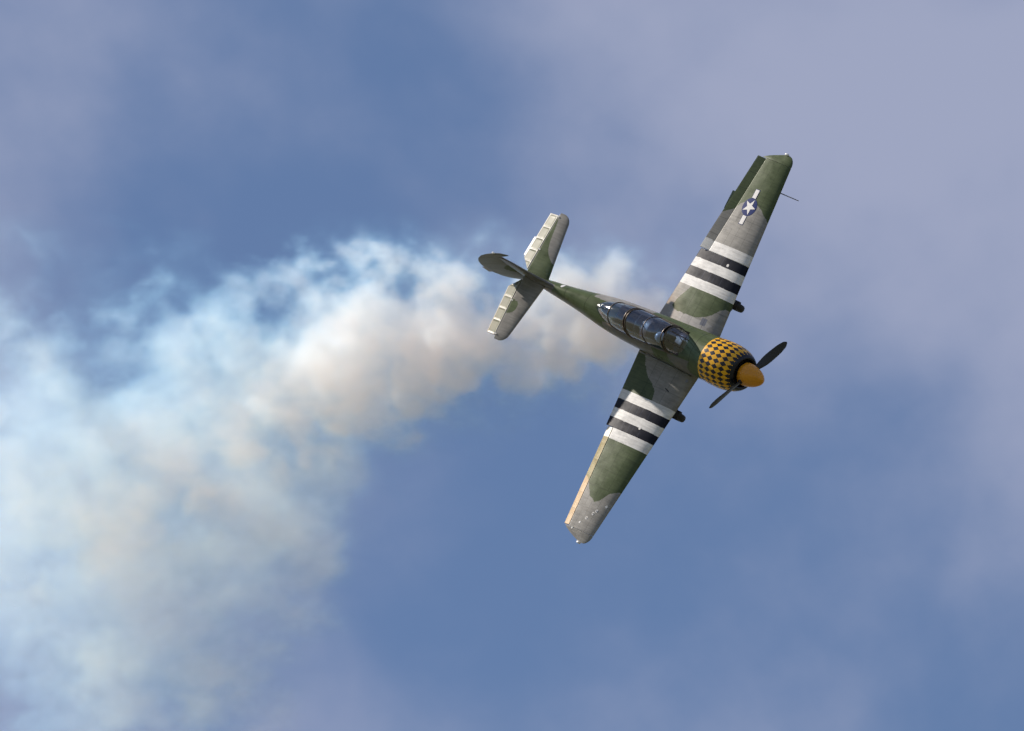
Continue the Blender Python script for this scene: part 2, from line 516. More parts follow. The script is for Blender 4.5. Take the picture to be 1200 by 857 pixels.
LGREEN_OUT = [(-2.0, 3.15), (-2.31, 3.17), (-2.46, 3.28), (-2.62, 3.39), (-2.79, 3.46), (-3.0, 3.44), (-3.19, 3.34), (-3.32, 3.17), (-3.53, 3.03), (-3.9, 2.80), (-4.2, 5.2), (-2.0, 5.2)]
LGREEN_IN = [(-1.9, 1.13), (-2.18, 1.12), (-2.31, 1.03), (-2.41, .90), (-2.56, .80), (-2.71, .74), (-2.87, .70), (-3.14, .69), (-3.50, .67), (-3.66, .78), (-3.61, .92), (-3.54, 1.05), (-3.46, 1.16), (-3.36, 1.33), (-1.9, 1.4)]
RGREEN_IN = [(-4.3, -.30), (-3.76, -.30), (-3.52, -.62), (-3.25, -.83), (-3.0, -.95), (-2.82, -1.10), (-2.74, -1.40), (-4.3, -1.40)]
RGREEN_OUT = [(-1.8, -2.2), (-1.8, -3.30), (-2.33, -3.34), (-2.55, -3.48), (-2.67, -3.67), (-2.80, -3.76), (-3.01, -3.67), (-3.26, -3.39), (-3.46, -3.27), (-4.1, -3.05), (-4.1, -2.2)]
rng = np.random.default_rng(4)

def wing_colour(fc, up, side, ail=False):
    X, Y, Z = fc.T
    A = np.abs(Y)
    w1 = .007 * np.sin(13 * X + 9 * Y) + .004 * np.sin(31 * Y - 13 * X)
    col = np.tile(GREY, (len(fc), 1))
    if side > 0:
        col[inside(LGREEN_OUT, X + w1, Y + w1)] = GREEN
        col[inside(LGREEN_IN, X + w1, Y + w1) & (A < 1.6)] = GREEN
        walk = (A < .695 + .012 * np.sin(30 * X)) & (X > -3.62) & (X < -2.34 + .05 * np.sin(40 * Y))
        col[walk] = WALK
        col[(A < .76) & (A > .60) & (X > -2.62 + w1) & (X < -2.46 + w1)] = np.array((.16, .17, .20))
    else:
        col[inside(RGREEN_IN, X + w1, Y + w1)] = GREEN
        col[inside(RGREEN_OUT, X + w1, Y + w1)] = GREEN
        col[inside([(-3.9, -2.2), (-3.9, -3.2), (-3.44, -3.3), (-3.3, -2.2)], X, Y)] = GREEN
    # seams of the skin panels
    chord = np.array([w_le(float(a)) - w_te(float(a)) for a in np.minimum(A, 4.3)])
    s = (np.array([w_le(float(a)) for a in np.minimum(A, 4.3)]) - X) / chord
    if not ail:
        for q in (.26, .47, .62):
            col[np.abs(s - q) < .0045] *= .72
        for yy in (.98, 2.64, 3.02, 3.42, 3.80, 4.12):
            col[np.abs(A - yy) < .006] *= .80
    else:
        for yy in (2.52, 2.90, 3.28, 3.66, 4.04): col[np.abs(A - yy) < .008] *= .72
    # identification stripes: tape edges a little uneven
    e = .003 * np.sin(7 * X + 2 * side) + .002 * np.sin(19 * X)
    st = np.where(ail, 0, 0)
    for k in range(5):
        m_ = (A > STR[k] + e) & (A <= STR[k + 1] + e)
        col[m_] = WHITE if k % 2 == 0 else BLACK
        if k % 2 == 1:
            for q in (.30, .45, .53, .66): col[m_ & (np.abs(s - q) < .0055)] = BLACK * 2.6
    col[up == 0] = BELLY; col[up == 2] = BLACK  # rear faces at the aileron gap: shade of the recess painted black
    return col

wing_parts = {}
for side in (1, -1):
    sh = lambda y: wing_s.s_of(y, hinge(y))
    ysA = np.unique(np.concatenate([np.arange(.30, AY0, .016), STR[:4], [AY0]]))
    ysB = np.unique(np.concatenate([np.arange(AY0, AY1, .016), [STR[5], AY1]]))
    ysC = np.concatenate([[4.431], TIP0 + .295 * np.sin(np.linspace(math.asin((4.431 - TIP0) / .295) + .02, math.pi / 2, 26))])
    zero = lambda y: 0.0
    gap = .006
    pA = panel(wing_s, ysA, zero, lambda y: 1.0, 110, 30)
    pB = panel(wing_s, ysB, zero, lambda y: wing_s.s_of(y, hinge(y)) - gap, 96, 26)
    pC = panel(wing_s, ysC, zero, lambda y: 1.0, 80, 30)
    v, f, up = merge([pA, pB, pC])
    va = np.array(v); va[:, 1] *= side
    if side < 0: f = [tuple(reversed(q)) for q in f]
    fc = face_centres(va, f)
    wing = mesh_obj('wing', va, f, M_paint, air, wing_colour(fc, up, side))
    wing['label'] = ('left wing with a star insignia between two bars' if side > 0 else 'right wing with small white dots near the tip')
    wing_parts[side] = wing
    # aileron
    ysD = np.arange(AY0 + .008, AY1 - .006, .016)
    v, f, up = panel(wing_s, ysD, lambda y: wing_s.s_of(y, hinge(y)) + gap * .6, lambda y: 1.0, 34, 16,
                     warp=lambda x, y, s: 0.0022 * (np.abs(np.sin(math.pi * (y - AY0) / .38)) ** .5 - 1) * -1 * (s < .985))
    va = np.array(v)
    fc0 = va.copy(); fc0[:, 1] *= side
    if side < 0: f = [tuple(reversed(q)) for q in f]
    colr = wing_colour(face_centres(fc0, f), np.array(up), side, True)
    if side < 0:                                   # warm sun glint painted into this aileron's upper colours
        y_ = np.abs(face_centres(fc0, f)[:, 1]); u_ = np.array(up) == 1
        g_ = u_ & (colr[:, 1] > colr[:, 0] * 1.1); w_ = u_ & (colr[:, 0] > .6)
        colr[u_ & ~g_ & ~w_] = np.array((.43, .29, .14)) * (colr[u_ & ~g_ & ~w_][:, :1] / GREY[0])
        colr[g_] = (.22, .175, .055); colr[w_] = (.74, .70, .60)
    hz = lambda y: float(wing_s.pt(y, np.array([sh(y)]), True)[1][0] + wing_s.pt(y, np.array([sh(y)]), False)[1][0]) / 2
    ang = rad(17) if side > 0 else rad(-14)
    # a positive angle about +Y lifts the trailing edge
    v2 = deflect(v, (hinge(AY0), AY0, hz(AY0)), (hinge(AY1), AY1, hz(AY1)), ang)
    va = np.array(v2); va[:, 1] *= side
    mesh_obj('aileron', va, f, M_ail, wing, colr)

def wing_top(x, y):
    A = abs(y)
    return float(wing_s.pt(A, np.array([wing_s.s_of(A, x)]), True)[1][0])

# ---- markings lying on the wing
def decal(name, polys, mats, parent, lift, top_fn=wing_top):
    bm = bmesh.new()
    for poly, mi in polys:
        me = [bm.verts.new((x, y, 0)) for x, y in poly]
        fa = bm.faces.new(me); fa.material_index = mi
    bmesh.ops.triangulate(bm, faces=bm.faces[:])
    for _ in range(3):
        ed = [e for e in bm.edges if e.calc_length() > .03]
        if not ed: break
        bmesh.ops.subdivide_edges(bm, edges=ed, cuts=1)
        bmesh.ops.triangulate(bm, faces=bm.faces[:])
    for v in bm.verts:
        v.co.z = 0
    for fa in bm.faces:
        if fa.normal.z < 0: fa.normal_flip()
    lay = {}
    for fa in bm.faces:
        for v in fa.verts: lay[v] = max(lay.get(v, 0), fa.material_index)
    for v in bm.verts:
        v.co.z = top_fn(v.co.x, v.co.y) + lift + .0012 * lay[v]
    me = bpy.data.meshes.new(name); bm.to_mesh(me); bm.free()
    for m_ in mats: me.materials.append(m_)
    o = bpy.data.objects.new(name, me)
    return link(o, parent)
SC = (-2.905, 3.32)
circ = lambda r, n=48, c=SC: [(c[0] + r * math.cos(2*math.pi*k/n), c[1] + r * math.sin(2*math.pi*k/n)) for k in range(n)]
def star(r, c=SC):
    p = []
    for k in range(10):
        q = r if k % 2 == 0 else r * .382
        an = math.pi * k / 5
        p.append((c[0] + q * math.cos(an), c[1] + q * math.sin(an)))
    return p
decal('insignia_disc', [(circ(.205), 0)], [M_blue], wing_parts[1], .003)
decal('insignia_star', [(star(.188), 0)], [M_white], wing_parts[1], .006)
for sg in (1, -1):
    y0, y1 = SC[1] + sg * .205, SC[1] + sg * .405
    decal('insignia_bar_border', [([(SC[0]-.070, y0), (SC[0]+.070, y0), (SC[0]+.070, y1+sg*.012), (SC[0]-.070, y1+sg*.012)], 0)], [M_blue], wing_parts[1], .003)
    decal('insignia_bar', [([(SC[0]-.056, y0 + sg*.003), (SC[0]+.056, y0 + sg*.003), (SC[0]+.056, y1), (SC[0]-.056, y1)], 0)], [M_white], wing_parts[1], .006)
for (x, y, r) in [(-3.03, -4.44, .026), (-2.89, -4.27, .026), (-2.77, -4.13, .034), (-2.665, -3.99, .036), (-2.61, -3.91, .036), (-2.44, -3.74, .030)]:
    decal('white_dot', [([(x + math.cos(2*math.pi*k/24) * r * (1 if k % 2 else .9), y + math.sin(2*math.pi*k/24) * r) for k in range(24)], 0)], [M_white], wing_parts[-1], .003)
    if r > .03:
        decal('dot_centre', [(circ(r * .5, 16, (x, y)), 0)], [M_steel], wing_parts[-1], .006)
for sg, cx0 in ((1, -2.67), (-1, -2.68)):
    decal('fuel_cap', [(circ(.034, 20, (cx0, 1.99 if sg > 0 else -1.93)), 0)], [M_white], wing_parts[sg], .004)
decal('slot_marking', [([(-2.60, -.915), (-2.47, -.955), (-2.465, -.985), (-2.595, -.945)], 0)], [M_dark], wing_parts[-1], .003)
decal('white_dot', [(circ(.035, 20, (-2.20, -.60)), 0)], [M_steel], wing_parts[-1], .003)

# aileron trim tab on the left wing, lamps, pitot
tab = MB(); tab.box((-3.555, 3.10, -.427), (-3.45, 3.52, -.421))
tx = tab.v
tab.v = deflect(tx, (hinge(3.1), 3.1, -.40), (hinge(3.5), 3.5, -.39), rad(14))
tab.obj('trim_tab', paint_material('trim_tab_green', colour=tuple(GREEN)), wing_parts[1], smooth=False)
for side in (1, -1):
    MB().lathe([(.06, .0), (.045, .022), (.0, .030), (-.05, .024), (-.075, .0)], 16, Matrix.Translation((-2.68, side * 4.665, -.345))).obj('wingtip_lamp', M_lamp, wing_parts[side])
MB().tube([(-2.40, 3.86, -.395), (-2.12, 3.86, -.40), (-1.84, 3.86, -.40)], [.012, .011, .008], 10).obj('pitot_tube', M_steel, wing_parts[1])

# ---- tail
def s_le(y):
    x = -6.39 - .19 * y
    if y > 1.34:
        k = min((y - 1.34) / .185, 1.0); x -= .20 * (1 - math.sqrt(max(1 - k*k, 0)))
    return x
s_h = lambda y: -7.065 + .045 * y
s_te = lambda y: -7.50 + .085 * y
stab_s = Surf(s_le, s_te, lambda y: .25, lambda y: .085, 0.0, 0.0, lambda y: 1.0 if y < 1.34 else math.sqrt(max(1 - ((y - 1.34) / .19) ** 2, 0)))
LST_GREY = [(-6.2, 1.7), (-7.2, 1.7), (-6.97, 1.40), (-6.92, 1.22), (-6.88, .93), (-6.81, .69), (-6.69, .56), (-6.5, .42), (-6.2, .40)]
RST_GREEN = [(-7.2, -.60), (-6.86, -.58), (-6.79, -.70), (-6.85, -.88), (-7.2, -.98)]
EL_OLIVE = np.array((.13, .135, .085))
RIBS = [.30, .57, .85, 1.13, 1.44]
def el_warp(x, y, s):
    """fabric sags between the ribs; tapes, leading and trailing edge stand proud"""
    k = np.searchsorted(RIBS, y)
    lo = RIBS[k - 1] if k > 0 else .12; hi = RIBS[min(k, len(RIBS) - 1)]
    u = (y - lo) / max(hi - lo, 1e-3)
    h = s_h(y); t = s_te(y)
    w = (h - x) / (h - t)
    fu = np.clip(np.minimum(u, 1 - u) / .12, 0, 1); fw = np.clip(np.minimum(w - .10, .93 - w) / .16, 0, 1)
    fu = fu * fu * (3 - 2 * fu); fw = fw * fw * (3 - 2 * fw)
    return -.007 * fu * fw
for side in (1, -1):
    ys = np.concatenate([np.arange(.0, 1.34, .02), 1.34 + .185 * np.sin(np.linspace(0, math.pi / 2, 22))])
    v, f, up = panel(stab_s, ys, lambda y: 0.0, lambda y: min(stab_s.s_of(y, s_h(y)) - .012, .97), 60, 24)
    va = np.array(v); va[:, 1] *= side
    if side < 0: f = [tuple(reversed(q)) for q in f]
    fc = face_centres(va, f); X, Y, Z = fc.T
    if side > 0:
        col = np.tile(GREEN, (len(f), 1)); col[inside(smooth_poly(LST_GREY), X, Y)] = GREY * .85
    else:
        col = np.tile(GREY * .85, (len(f), 1)); col[inside(smooth_poly(RST_GREEN), X, Y)] = GREEN
    for yy in (.5, .98): col[np.abs(np.abs(Y) - yy) < .008] *= .8
    col[np.array(up) == 0] = BELLY; col[np.array(up) == 2] = BLACK  # face ahead of the elevator painted black for the shade in the gap
    st = mesh_obj('tailplane', va, f, M_paint, air, col)
    # elevator
    ys = np.arange(.13, 1.455, .012)
    # the inner end is cut away for the rudder
    s_cut = lambda y: 1.0 if y > .36 else stab_s.s_of(y, s_h(y)) + (1 - stab_s.s_of(y, s_h(y))) * max((y - .12) / .24, .05)
    v, f, up = panel(stab_s, ys, lambda y: stab_s.s_of(y, s_h(y)) + .014, s_cut, 44, 14, warp=el_warp)
    v2 = deflect(v, (s_h(0), 0, .25), (s_h(1), 1, .25), rad(-16.5))
    va = np.array(v2); va[:, 1] *= side
    v0 = np.array(v); c0 = face_centres(v0, f)
    if side < 0: f = [tuple(reversed(q)) for q in f]
    x0, y0 = c0[:, 0], c0[:, 1]
    col = np.tile(EL_OLIVE, (len(f), 1))
    w = (np.array([s_h(q) for q in y0]) - x0) / np.array([s_h(q) - s_te(q) for q in y0])
    dr = np.min(np.abs(y0[:, None] - np.array(RIBS)[None]), 1)
    edge = (dr < .011) | (w < .07) | (w > .94) | (y0 > 1.42)
    col[edge] = np.array((.42, .41, .36))
    col[np.array(up) == 0] = BELLY
    el = mesh_obj('elevator', va, f, M_ctrl, st, col)
    for hy in (.62, 1.42):
        MB().box((s_h(hy) - .035, side * (hy - .012), .262), (s_h(hy) + .04, side * (hy + .012), .292)).obj('hinge_bracket', M_white, el, smooth=False)
    if side > 0:
        # trim tab at the inner trailing edge
        t_ = MB()
        for i_ in range(10):
            y_ = .40 + .045 * i_
            t_.box((s_te(y_) - .055, y_, .243), (s_te(y_) + .02, y_ + .043, .253))
        t_.v = deflect(t_.v, (s_h(0), 0, .25), (s_h(1), 1, .25), rad(-16.5))
        t_.obj('trim_tab', M_white, el, smooth=False)

# fin and rudder: span runs along Z
f_h = lambda z: -7.04 + .0 * z
def f_le(z): return float(interp(z, [.20, .38, .60, 1.0, 1.25, 1.36], [-5.75, -6.15, -6.42, -6.66, -6.80, -6.93]))
def f_te(z):
    return f_h(z) - float(interp(z, [.10, .25, .45, .70, .95, 1.15, 1.30, 1.40, 1.46], [.46, .60, .70, .755, .73, .65, .52, .34, .12]))
fin_s = Surf(f_le, f_te, lambda z: 0.0, lambda z: .075 * (1.0 if z < 1.1 else 1 - .5 * (z - 1.1) / .4))
zs = np.linspace(.20, 1.30, 60)
v, f, up = panel(fin_s, zs, lambda z: 0.0, lambda z: fin_s.s_of(z, f_h(z)) - .012, 40, 40)
va = np.array(v)[:, [0, 2, 1]]
f = [tuple(reversed(q)) for q in f]
col = np.tile(GREY * .5, (len(f), 1)); fc = face_centres(va, f)
col[inside(smooth_poly([(-7.1, .5), (-6.8, .45), (-6.7, .7), (-6.9, .95), (-7.1, .9)]), fc[:, 0], fc[:, 2])] = GREEN
fin = mesh_obj('fin', va, f, M_paint, air, col)
# rudder outline (distance aft of the hinge, height); the top carries a horn that reaches over the fin
RD = rad(21)
rud_out = [(.012, .06), (.30, .055), (.50, .12), (.63, .27), (.71, .45), (.755, .70), (.74, .92), (.68, 1.10), (.57, 1.27), (.40, 1.41), (.20, 1.475), (.0, 1.485), (-.14, 1.455), (-.25, 1.375), (-.275, 1.325), (.012, 1.318)]
def rudder():
    zs = np.unique(np.concatenate([np.linspace(.06, 1.31, 50), np.linspace(1.325, 1.483, 24)]))
    left_r = []
    ro = np.array(rud_out)
    aft_d = ro[:13 - 1, 0]; aft_z = ro[:12, 1]
    v, f, n = [], [], 24
    for z in zs:
        te_ = float(np.interp(z, [.055, .06, .12, .27, .45, .70, .92, 1.10, 1.27, 1.41, 1.475, 1.485], [.30, .34, .50, .63, .71, .755, .74, .68, .57, .40, .20, .02]))
        fw = .012 if z < 1.315 else -float(np.interp(z, [1.32, 1.34, 1.375, 1.455, 1.485], [.27, .275, .25, .14, .0]))
        c = max(te_ - fw, .01)
        tk = .045 * (1 - .45 * z / 1.5)
        u = (1 - np.cos(np.linspace(0, math.pi, n))) / 2
        hh = tk * np.clip(np.sqrt(u) * 1.9 * (1 - u) + .02 * (1 - u), 0, 1) * min(1.0, c / .35)
        for k in range(n): v.append((-(fw + u[k] * c), hh[k], z))
        for k in range(n - 2, 0, -1): v.append((-(fw + u[k] * c), -hh[k], z))
    ring = 2 * n - 2
    for i in range(len(zs) - 1):
        for k in range(ring): f.append((i*ring+k, i*ring+(k+1)%ring, (i+1)*ring+(k+1)%ring, (i+1)*ring+k))
    f.append(tuple(reversed(range(ring)))); f.append(tuple(range((len(zs)-1)*ring, len(zs)*ring)))
    va = np.array(v)
    cs, sn = math.cos(RD), math.sin(RD)
    # turn about the hinge: the trailing edge goes to the right (-Y)
    x, y = va[:, 0].copy(), va[:, 1].copy()
    va2 = va.copy(); va2[:, 0] = x * cs - y * sn; va2[:, 1] = x * sn + y * cs
    va2[:, 0] += f_h(0) ; fc = face_centres(va, f)
    col = np.tile(np.array((.19, .205, .21)), (len(f), 1))
    col[inside(smooth_poly([(.0, .48), (-.20, .52), (-.27, .75), (-.1, .86), (.0, .84)]), fc[:, 0], fc[:, 2])] = GREEN
    for zz in (.42, .70, .98): col[np.abs(fc[:, 2] - zz) < .012] *= .85
    return mesh_obj('rudder', va2, f, M_ctrl, fin, col)
rud = rudder()
tb = MB(); tb.box((-.80, -.006, .52), (-.70, .006, .78)); 
tb.v = [(p[0]*math.cos(RD) - p[1]*math.sin(RD) + f_h(0), p[0]*math.sin(RD) + p[1]*math.cos(RD), p[2]) for p in tb.v]
tb.obj('trim_tab', M_steel, rud, smooth=False)
MB().lathe([(-.04, .0), (-.03, .018), (.0, .024), (.03, .018), (.04, .0)], 14, Matrix.Translation((-7.05, .0, 1.50))).obj('tail_lamp', M_lamp, fin)

def fus_top(x, y):
    i = int(np.argmin(np.abs(xs - x)))
    c = min(abs(y) / hw[i], .99); e = ne[i]
    return float(zc[i] + (zt[i] - zc[i]) * (1 - c ** e) ** (1 / e))
decal('white_dot', [(circ(.045, 20, (-5.90, .095)), 0)], [M_white], fuselage, .006, fus_top)
decal('white_dot', [(circ(.024, 16, (-6.50, .10)), 0)], [M_white], fuselage, .006, fus_top)

# wing root fillet strips: a light seam where the wing meets the body
for side in (1, -1):
    pts = [(x, side * (float(interp(x, FX, HW)) * .985 + .012), wing_top(x, .47) + .012) for x in np.linspace(-3.86, -2.16, 24)]
    MB().tube(pts, .018, 8).obj('root_fillet', paint_material('fillet_paint', colour=(.12, .125, .10)), air)

# ---- main wheels, tucked under the leading edge
for side in (1, -1):
    g = MB().lathe([(-.075, .10), (-.078, .17), (-.070, .215), (-.045, .240), (0, .248), (.045, .240), (.070, .215), (.078, .17), (.075, .10)], 40,
                   Matrix.Translation((-2.33, side * 1.32, -.72)) @ Matrix.Rotation(rad(90), 4, 'Z'))
    w = g.obj('main_wheel', M_tyre, air)
    MB().lathe([(-.070, .0), (-.072, .06), (-.060, .10), (.060, .10), (.072, .06), (.070, .0)], 28, Matrix.Translation((-2.33, side * 1.32, -.72)) @ Matrix.Rotation(rad(90), 4, 'Z')).obj('hub', M_hub, w)
    MB().tube([(-2.33, side * 1.22, -.72), (-2.5, side * 1.24, -.71), (-2.95, side * 1.25, -.64)], .038, 12).obj('gear_leg', M_steel, air)
    MB().box((-2.36, side * 1.32 - .10, -.66), (-2.12, side * 1.32 + .10, -.585)).obj('gear_fairing', M_dark, air, smooth=False)

# ---- cockpit
tubx = np.linspace(-4.14, -2.06, 24)
tv, tf = [], []
for x in tubx:
    for (y, z) in [(.285, .34), (.33, .15), (.33, -.2), (.25, -.36), (-.25, -.36), (-.33, -.2), (-.33, .15), (-.285, .34)]:
        tv.append((x, y, z))
for i in range(len(tubx) - 1):
    for k in range(7): tf.append((i*8+k, (i+1)*8+k, (i+1)*8+k+1, i*8+k+1))
tf.append(tuple(range(8))); tf.append(tuple(reversed(range((len(tubx)-1)*8, len(tubx)*8))))
tubo = mesh_obj('cockpit_tub', tv, tf, M_tub, air, smooth=False)
for x0 in (-2.10, -3.12):
    ip = MB()
    ipv = []
    for i in range(13):
        t = math.pi * i / 12
        ipv.append((.30 * math.cos(t), .20 + .24 * math.sin(t)))
    n = len(ipv)
    v = [(x0 - .02, y, z) for y, z in ipv] + [(x0 - .22, y * .96, z - .02) for y, z in ipv] 
    f = [(i, i + 1, n + i + 1, n + i) for i in range(n - 1)] + [tuple(range(n, 2 * n))]
    pan = mesh_obj('instrument_coaming', v, f, M_brown, air)
    for (gy, gz) in [(-.14, .27), (0, .27), (.14, .27), (-.07, .36), (.07, .36)]:
        MB().lathe([(-.0, .0), (-.0, .052), (-.012, .055), (-.012, .0)], 20, Matrix.Translation((x0 - .225, gy, gz))).obj('dial', M_steel, pan)
for x0, sz in ((-2.64, -.13), (-3.80, -.10)):
    st = MB()
    lift = Matrix.Translation((0, 0, sz))
    st.box((x0 - .20, -.20, -.10), (x0 + .20, .20, -.03), lift)
    st.box((x0 - .27, -.20, -.06), (x0 - .20, .20, .42), lift)
    st.box((x0 - .265, -.11, .42), (x0 - .205, .11, .56), lift)
    st.obj('seat', M_fabric, air, smooth=False)
    for y in (-.07, .07):
        MB().box((x0 - .198, y - .022, .0), (x0 - .190, y + .022, .44), lift).obj('seat_belt', M_brown, air, smooth=False)
    MB().tube([(x0 + .28, 0, -.34), (x0 + .26, 0, -.1), (x0 + .22, 0, .0)], [.014, .014, .02], 10).obj('control_stick', M_dark, air)
MB().tube([(-3.30, y, z) for y, z in [(-.26, .2), (-.24, .5), (-.16, .64), (0, .68), (.16, .64), (.24, .5), (.26, .2)]], .018, 10).obj('roll_bar', M_steel, air)

# ---- canopy
CXs = [-4.78, -4.68, -4.50, -4.10, -3.60, -3.00, -2.42, -2.20, -1.96]
CW = [.055, .128, .205, .286, .318, .318, .300, .272, .218]
CH = [.17, .24, .345, .495, .57, .575, .545, .40, .20]
def can(x, t, off=0.0):
    w = float(interp(x, CXs, CW)) + off; h = float(interp(x, CXs, CH)) + off
    c, s = math.cos(t), math.sin(t)
    e = 2 / 2.25
    return (x, w * math.copysign(abs(c) ** e, c), .20 + h * abs(s) ** e)
def arch(x, r, off=.004, lean=0.0):
    pts = []
    for i in range(33):
        t = math.pi * i / 32
        p = can(x, t, off); pts.append((p[0] + lean * (p[2] - .2), p[1], p[2]))
    return MB().tube(pts, r, 8)
fr = arch(-2.385, .014)
for sgn in (0, math.pi):
    pts = [can(x, abs(sgn - rad(14)), .004) for x in np.linspace(-4.70, -2.0, 50)]
    fr.tube(pts, .013, 8)
frame = fr.obj('canopy_frame', M_frame, air)
for x, r in ((-2.445, .012), (-2.99, .009), (-3.515, .013), (-3.575, .012), (-4.11, .012)):
    arch(x, r).obj('canopy_arch', M_frame, frame)
for x0, x1 in ((-4.775, -4.115), (-4.105, -3.58), (-3.51, -2.995), (-2.985, -2.45), (-2.38, -1.965)):
    v, f = [], []
    k1 = 26; kx = max(10, int((x1 - x0) / .03))
    for x in np.linspace(x0, x1, kx):
        v += [can(x, math.pi * i / (k1 * 2 - 2)) for i in range(k1 * 2 - 1)]
    n = k1 * 2 - 1
    for i in range(kx - 1):
        for k in range(n - 1): f.append((i*n+k, (i+1)*n+k, (i+1)*n+k+1, i*n+k+1))
    mesh_obj('canopy_pane', v, f, M_glass, frame)
for y in (-.12, .12):
    pts = [can(x, math.pi/2 - math.asin(max(-1, min(1, y / float(interp(x, CXs, CW))))) * .8, .004) for x in np.linspace(-2.375, -2.0, 12)]
    MB().tube(pts, .009, 8).obj('windscreen_post', M_frame, frame)

# ------------------------------------------------------------------ pilot in the front seat
def skin_body():
    P, E, Rr = [], [], []
    def pt(p, r, parent=None):
        P.append(p); Rr.append(r if isinstance(r, tuple) else (r, r))
        if parent is not None: E.append((parent, len(P) - 1))
        return len(P) - 1
    hx, dz, lean = -2.66, -.13, -.09
    pel = pt((hx, 0, .06), (.15, .12))
    wa = pt((hx - .03, 0, .20), (.14, .11), pel); ch = pt((hx - .03, 0, .34), (.155, .12), wa); nk0 = pt((hx - .01, 0, .44), (.09, .08), ch)
    nk = pt((hx + .02, 0, .50), .055, nk0); hd0 = pt((hx + .035, 0, .565), .075, nk); hd = pt((hx + .045, 0, .645), .09, hd0); pt((hx + .04, 0, .70), .06, hd)
    for s in (1, -1):
        sh = pt((hx - .02, s * .17, .40), .065, nk0)
        el = pt((hx + .06, s * .235, .17), .048, sh)
        tgt = (hx + .26, .02 + s * .02, .075) if s < 0 else (hx + .27, .235, .06)
        wr = pt((hx + .19, tgt[1] * .9 + s * .02, .085), .030, el)
        pm = pt(tgt, (.034, .024), wr)
        for k in range(4):
            a0 = pt((tgt[0] + .045, tgt[1] + (k - 1.5) * .018, tgt[2] + .006), .0095, pm)
            a1 = pt((tgt[0] + .072, tgt[1] + (k - 1.5) * .017, tgt[2] - .012), .0085, a0)
            pt((tgt[0] + .066, tgt[1] + (k - 1.5) * .016, tgt[2] - .036), .0075, a1)
        th = pt((tgt[0] + .012, tgt[1] - s * .036, tgt[2] + .008), .011, pm); pt((tgt[0] + .045, tgt[1] - s * .040, tgt[2] + .002), .009, th)
        hip = pt((hx + .06, s * .10, .05), .095, pel); kn = pt((hx + .46, s * .15, .09), .068, hip)
        an = pt((hx + .56, s * .14, -.14), .045, kn); pt((hx + .68, s * .14, -.17), (.045, .03), an)
    P = [(p[0], p[1] + lean * max(0.0, min(1.0, (p[2] - .15) / .45)), p[2] + dz) for p in P]
    me = bpy.data.meshes.new('person'); me.from_pydata(P, E, [])
    o = bpy.data.objects.new('person', me); COL.objects.link(o)
    sk = o.modifiers.new('skin', 'SKIN'); sk.use_smooth_shade = True
    if not me.skin_vertices:
        with bpy.context.temp_override(object=o, active_object=o): bpy.ops.mesh.customdata_skin_add()
    for i, d in enumerate(me.skin_vertices[0].data):
        d.radius = Rr[i]; d.use_root = (i == 0)
    ss_ = o.modifiers.new('sub', 'SUBSURF'); ss_.levels = 2; ss_.render_levels = 2
    me.materials.append(M_suit)
    return o
pilot = skin_body()
pilot.matrix_world = AIR
pilot['label'] = 'pilot in dark flight suit and white helmet seated under the canopy'
pilot['category'] = 'person'
hv, hf = [], []
hc = Vector((-2.615, -.09, .525))
for i in range(15):
    p = math.pi * .62 * i / 14
    for k in range(28):
        a = 2 * math.pi * k / 28
        hv.append((hc.x + .132 * math.sin(p) * math.cos(a) * 1.05, hc.y + .122 * math.sin(p) * math.sin(a), hc.z + .125 * math.cos(p)))
for i in range(14):
    for k in range(28):
        if i > 8 and abs(math.atan2(math.sin(2*math.pi*k/28), math.cos(2*math.pi*k/28))) < .9: continue
        hf.append((i*28+k, (i+1)*28+k, (i+1)*28+(k+1)%28, i*28+(k+1)%28))
helmet = mesh_obj('helmet', hv, hf, M_helm, pilot)
fv_, ff_ = [], []
for i in range(13):
    p = math.pi * (.30 + .5 * i / 12)
    for k in range(17):
        a = -1.05 + 2.1 * k / 16
        nose_b = .022 * math.exp(-((a / .16) ** 2) - ((p - math.pi * .60) / .22) ** 2)
        r = .108 + nose_b - .006 * math.exp(-(((abs(a) - .36) / .16) ** 2) - ((p - math.pi * .52) / .12) ** 2)
        fv_.append((hc.x + r * math.sin(p) * math.cos(a), hc.y + r * .92 * math.sin(p) * math.sin(a), hc.z + .13 * math.cos(p)))
for i in range(12):
    for k in range(16): ff_.append((i*17+k, (i+1)*17+k, (i+1)*17+k+1, i*17+k+1))
mesh_obj('face', fv_, ff_, M_skin, pilot)
vv, vf = [], []
for i in range(6):
    p = math.pi * (.36 + .17 * i / 5)
    for k in range(17):
        a = -1.1 + 2.2 * k / 16
        vv.append((hc.x + .137 * math.sin(p) * math.cos(a), hc.y + .128 * math.sin(p) * math.sin(a), hc.z + .135 * math.cos(p)))
for i in range(5):
    for k in range(16): vf.append((i*17+k, (i+1)*17+k, (i+1)*17+k+1, i*17+k+1))
mesh_obj('visor', vv, vf, plain('visor_dark', (.01, .01, .012), rough=.1, coat=1), pilot)

# ------------------------------------------------------------------ smoke trail
SM_O = CAM_LOC + CAM @ Vector(((810 - 600) / 11110 * 201.3, -(372 - 428.5) / 11110 * 201.3, -201.3))
e1 = Vector((-.84, 0, -.5426)).normalized(); e2 = Vector((0, 1, 0)); e3 = e1.cross(e2)
SMOKE = Matrix.Translation(SM_O) @ (CAM @ Matrix((e1, e2, e3)).transposed()).to_4x4()
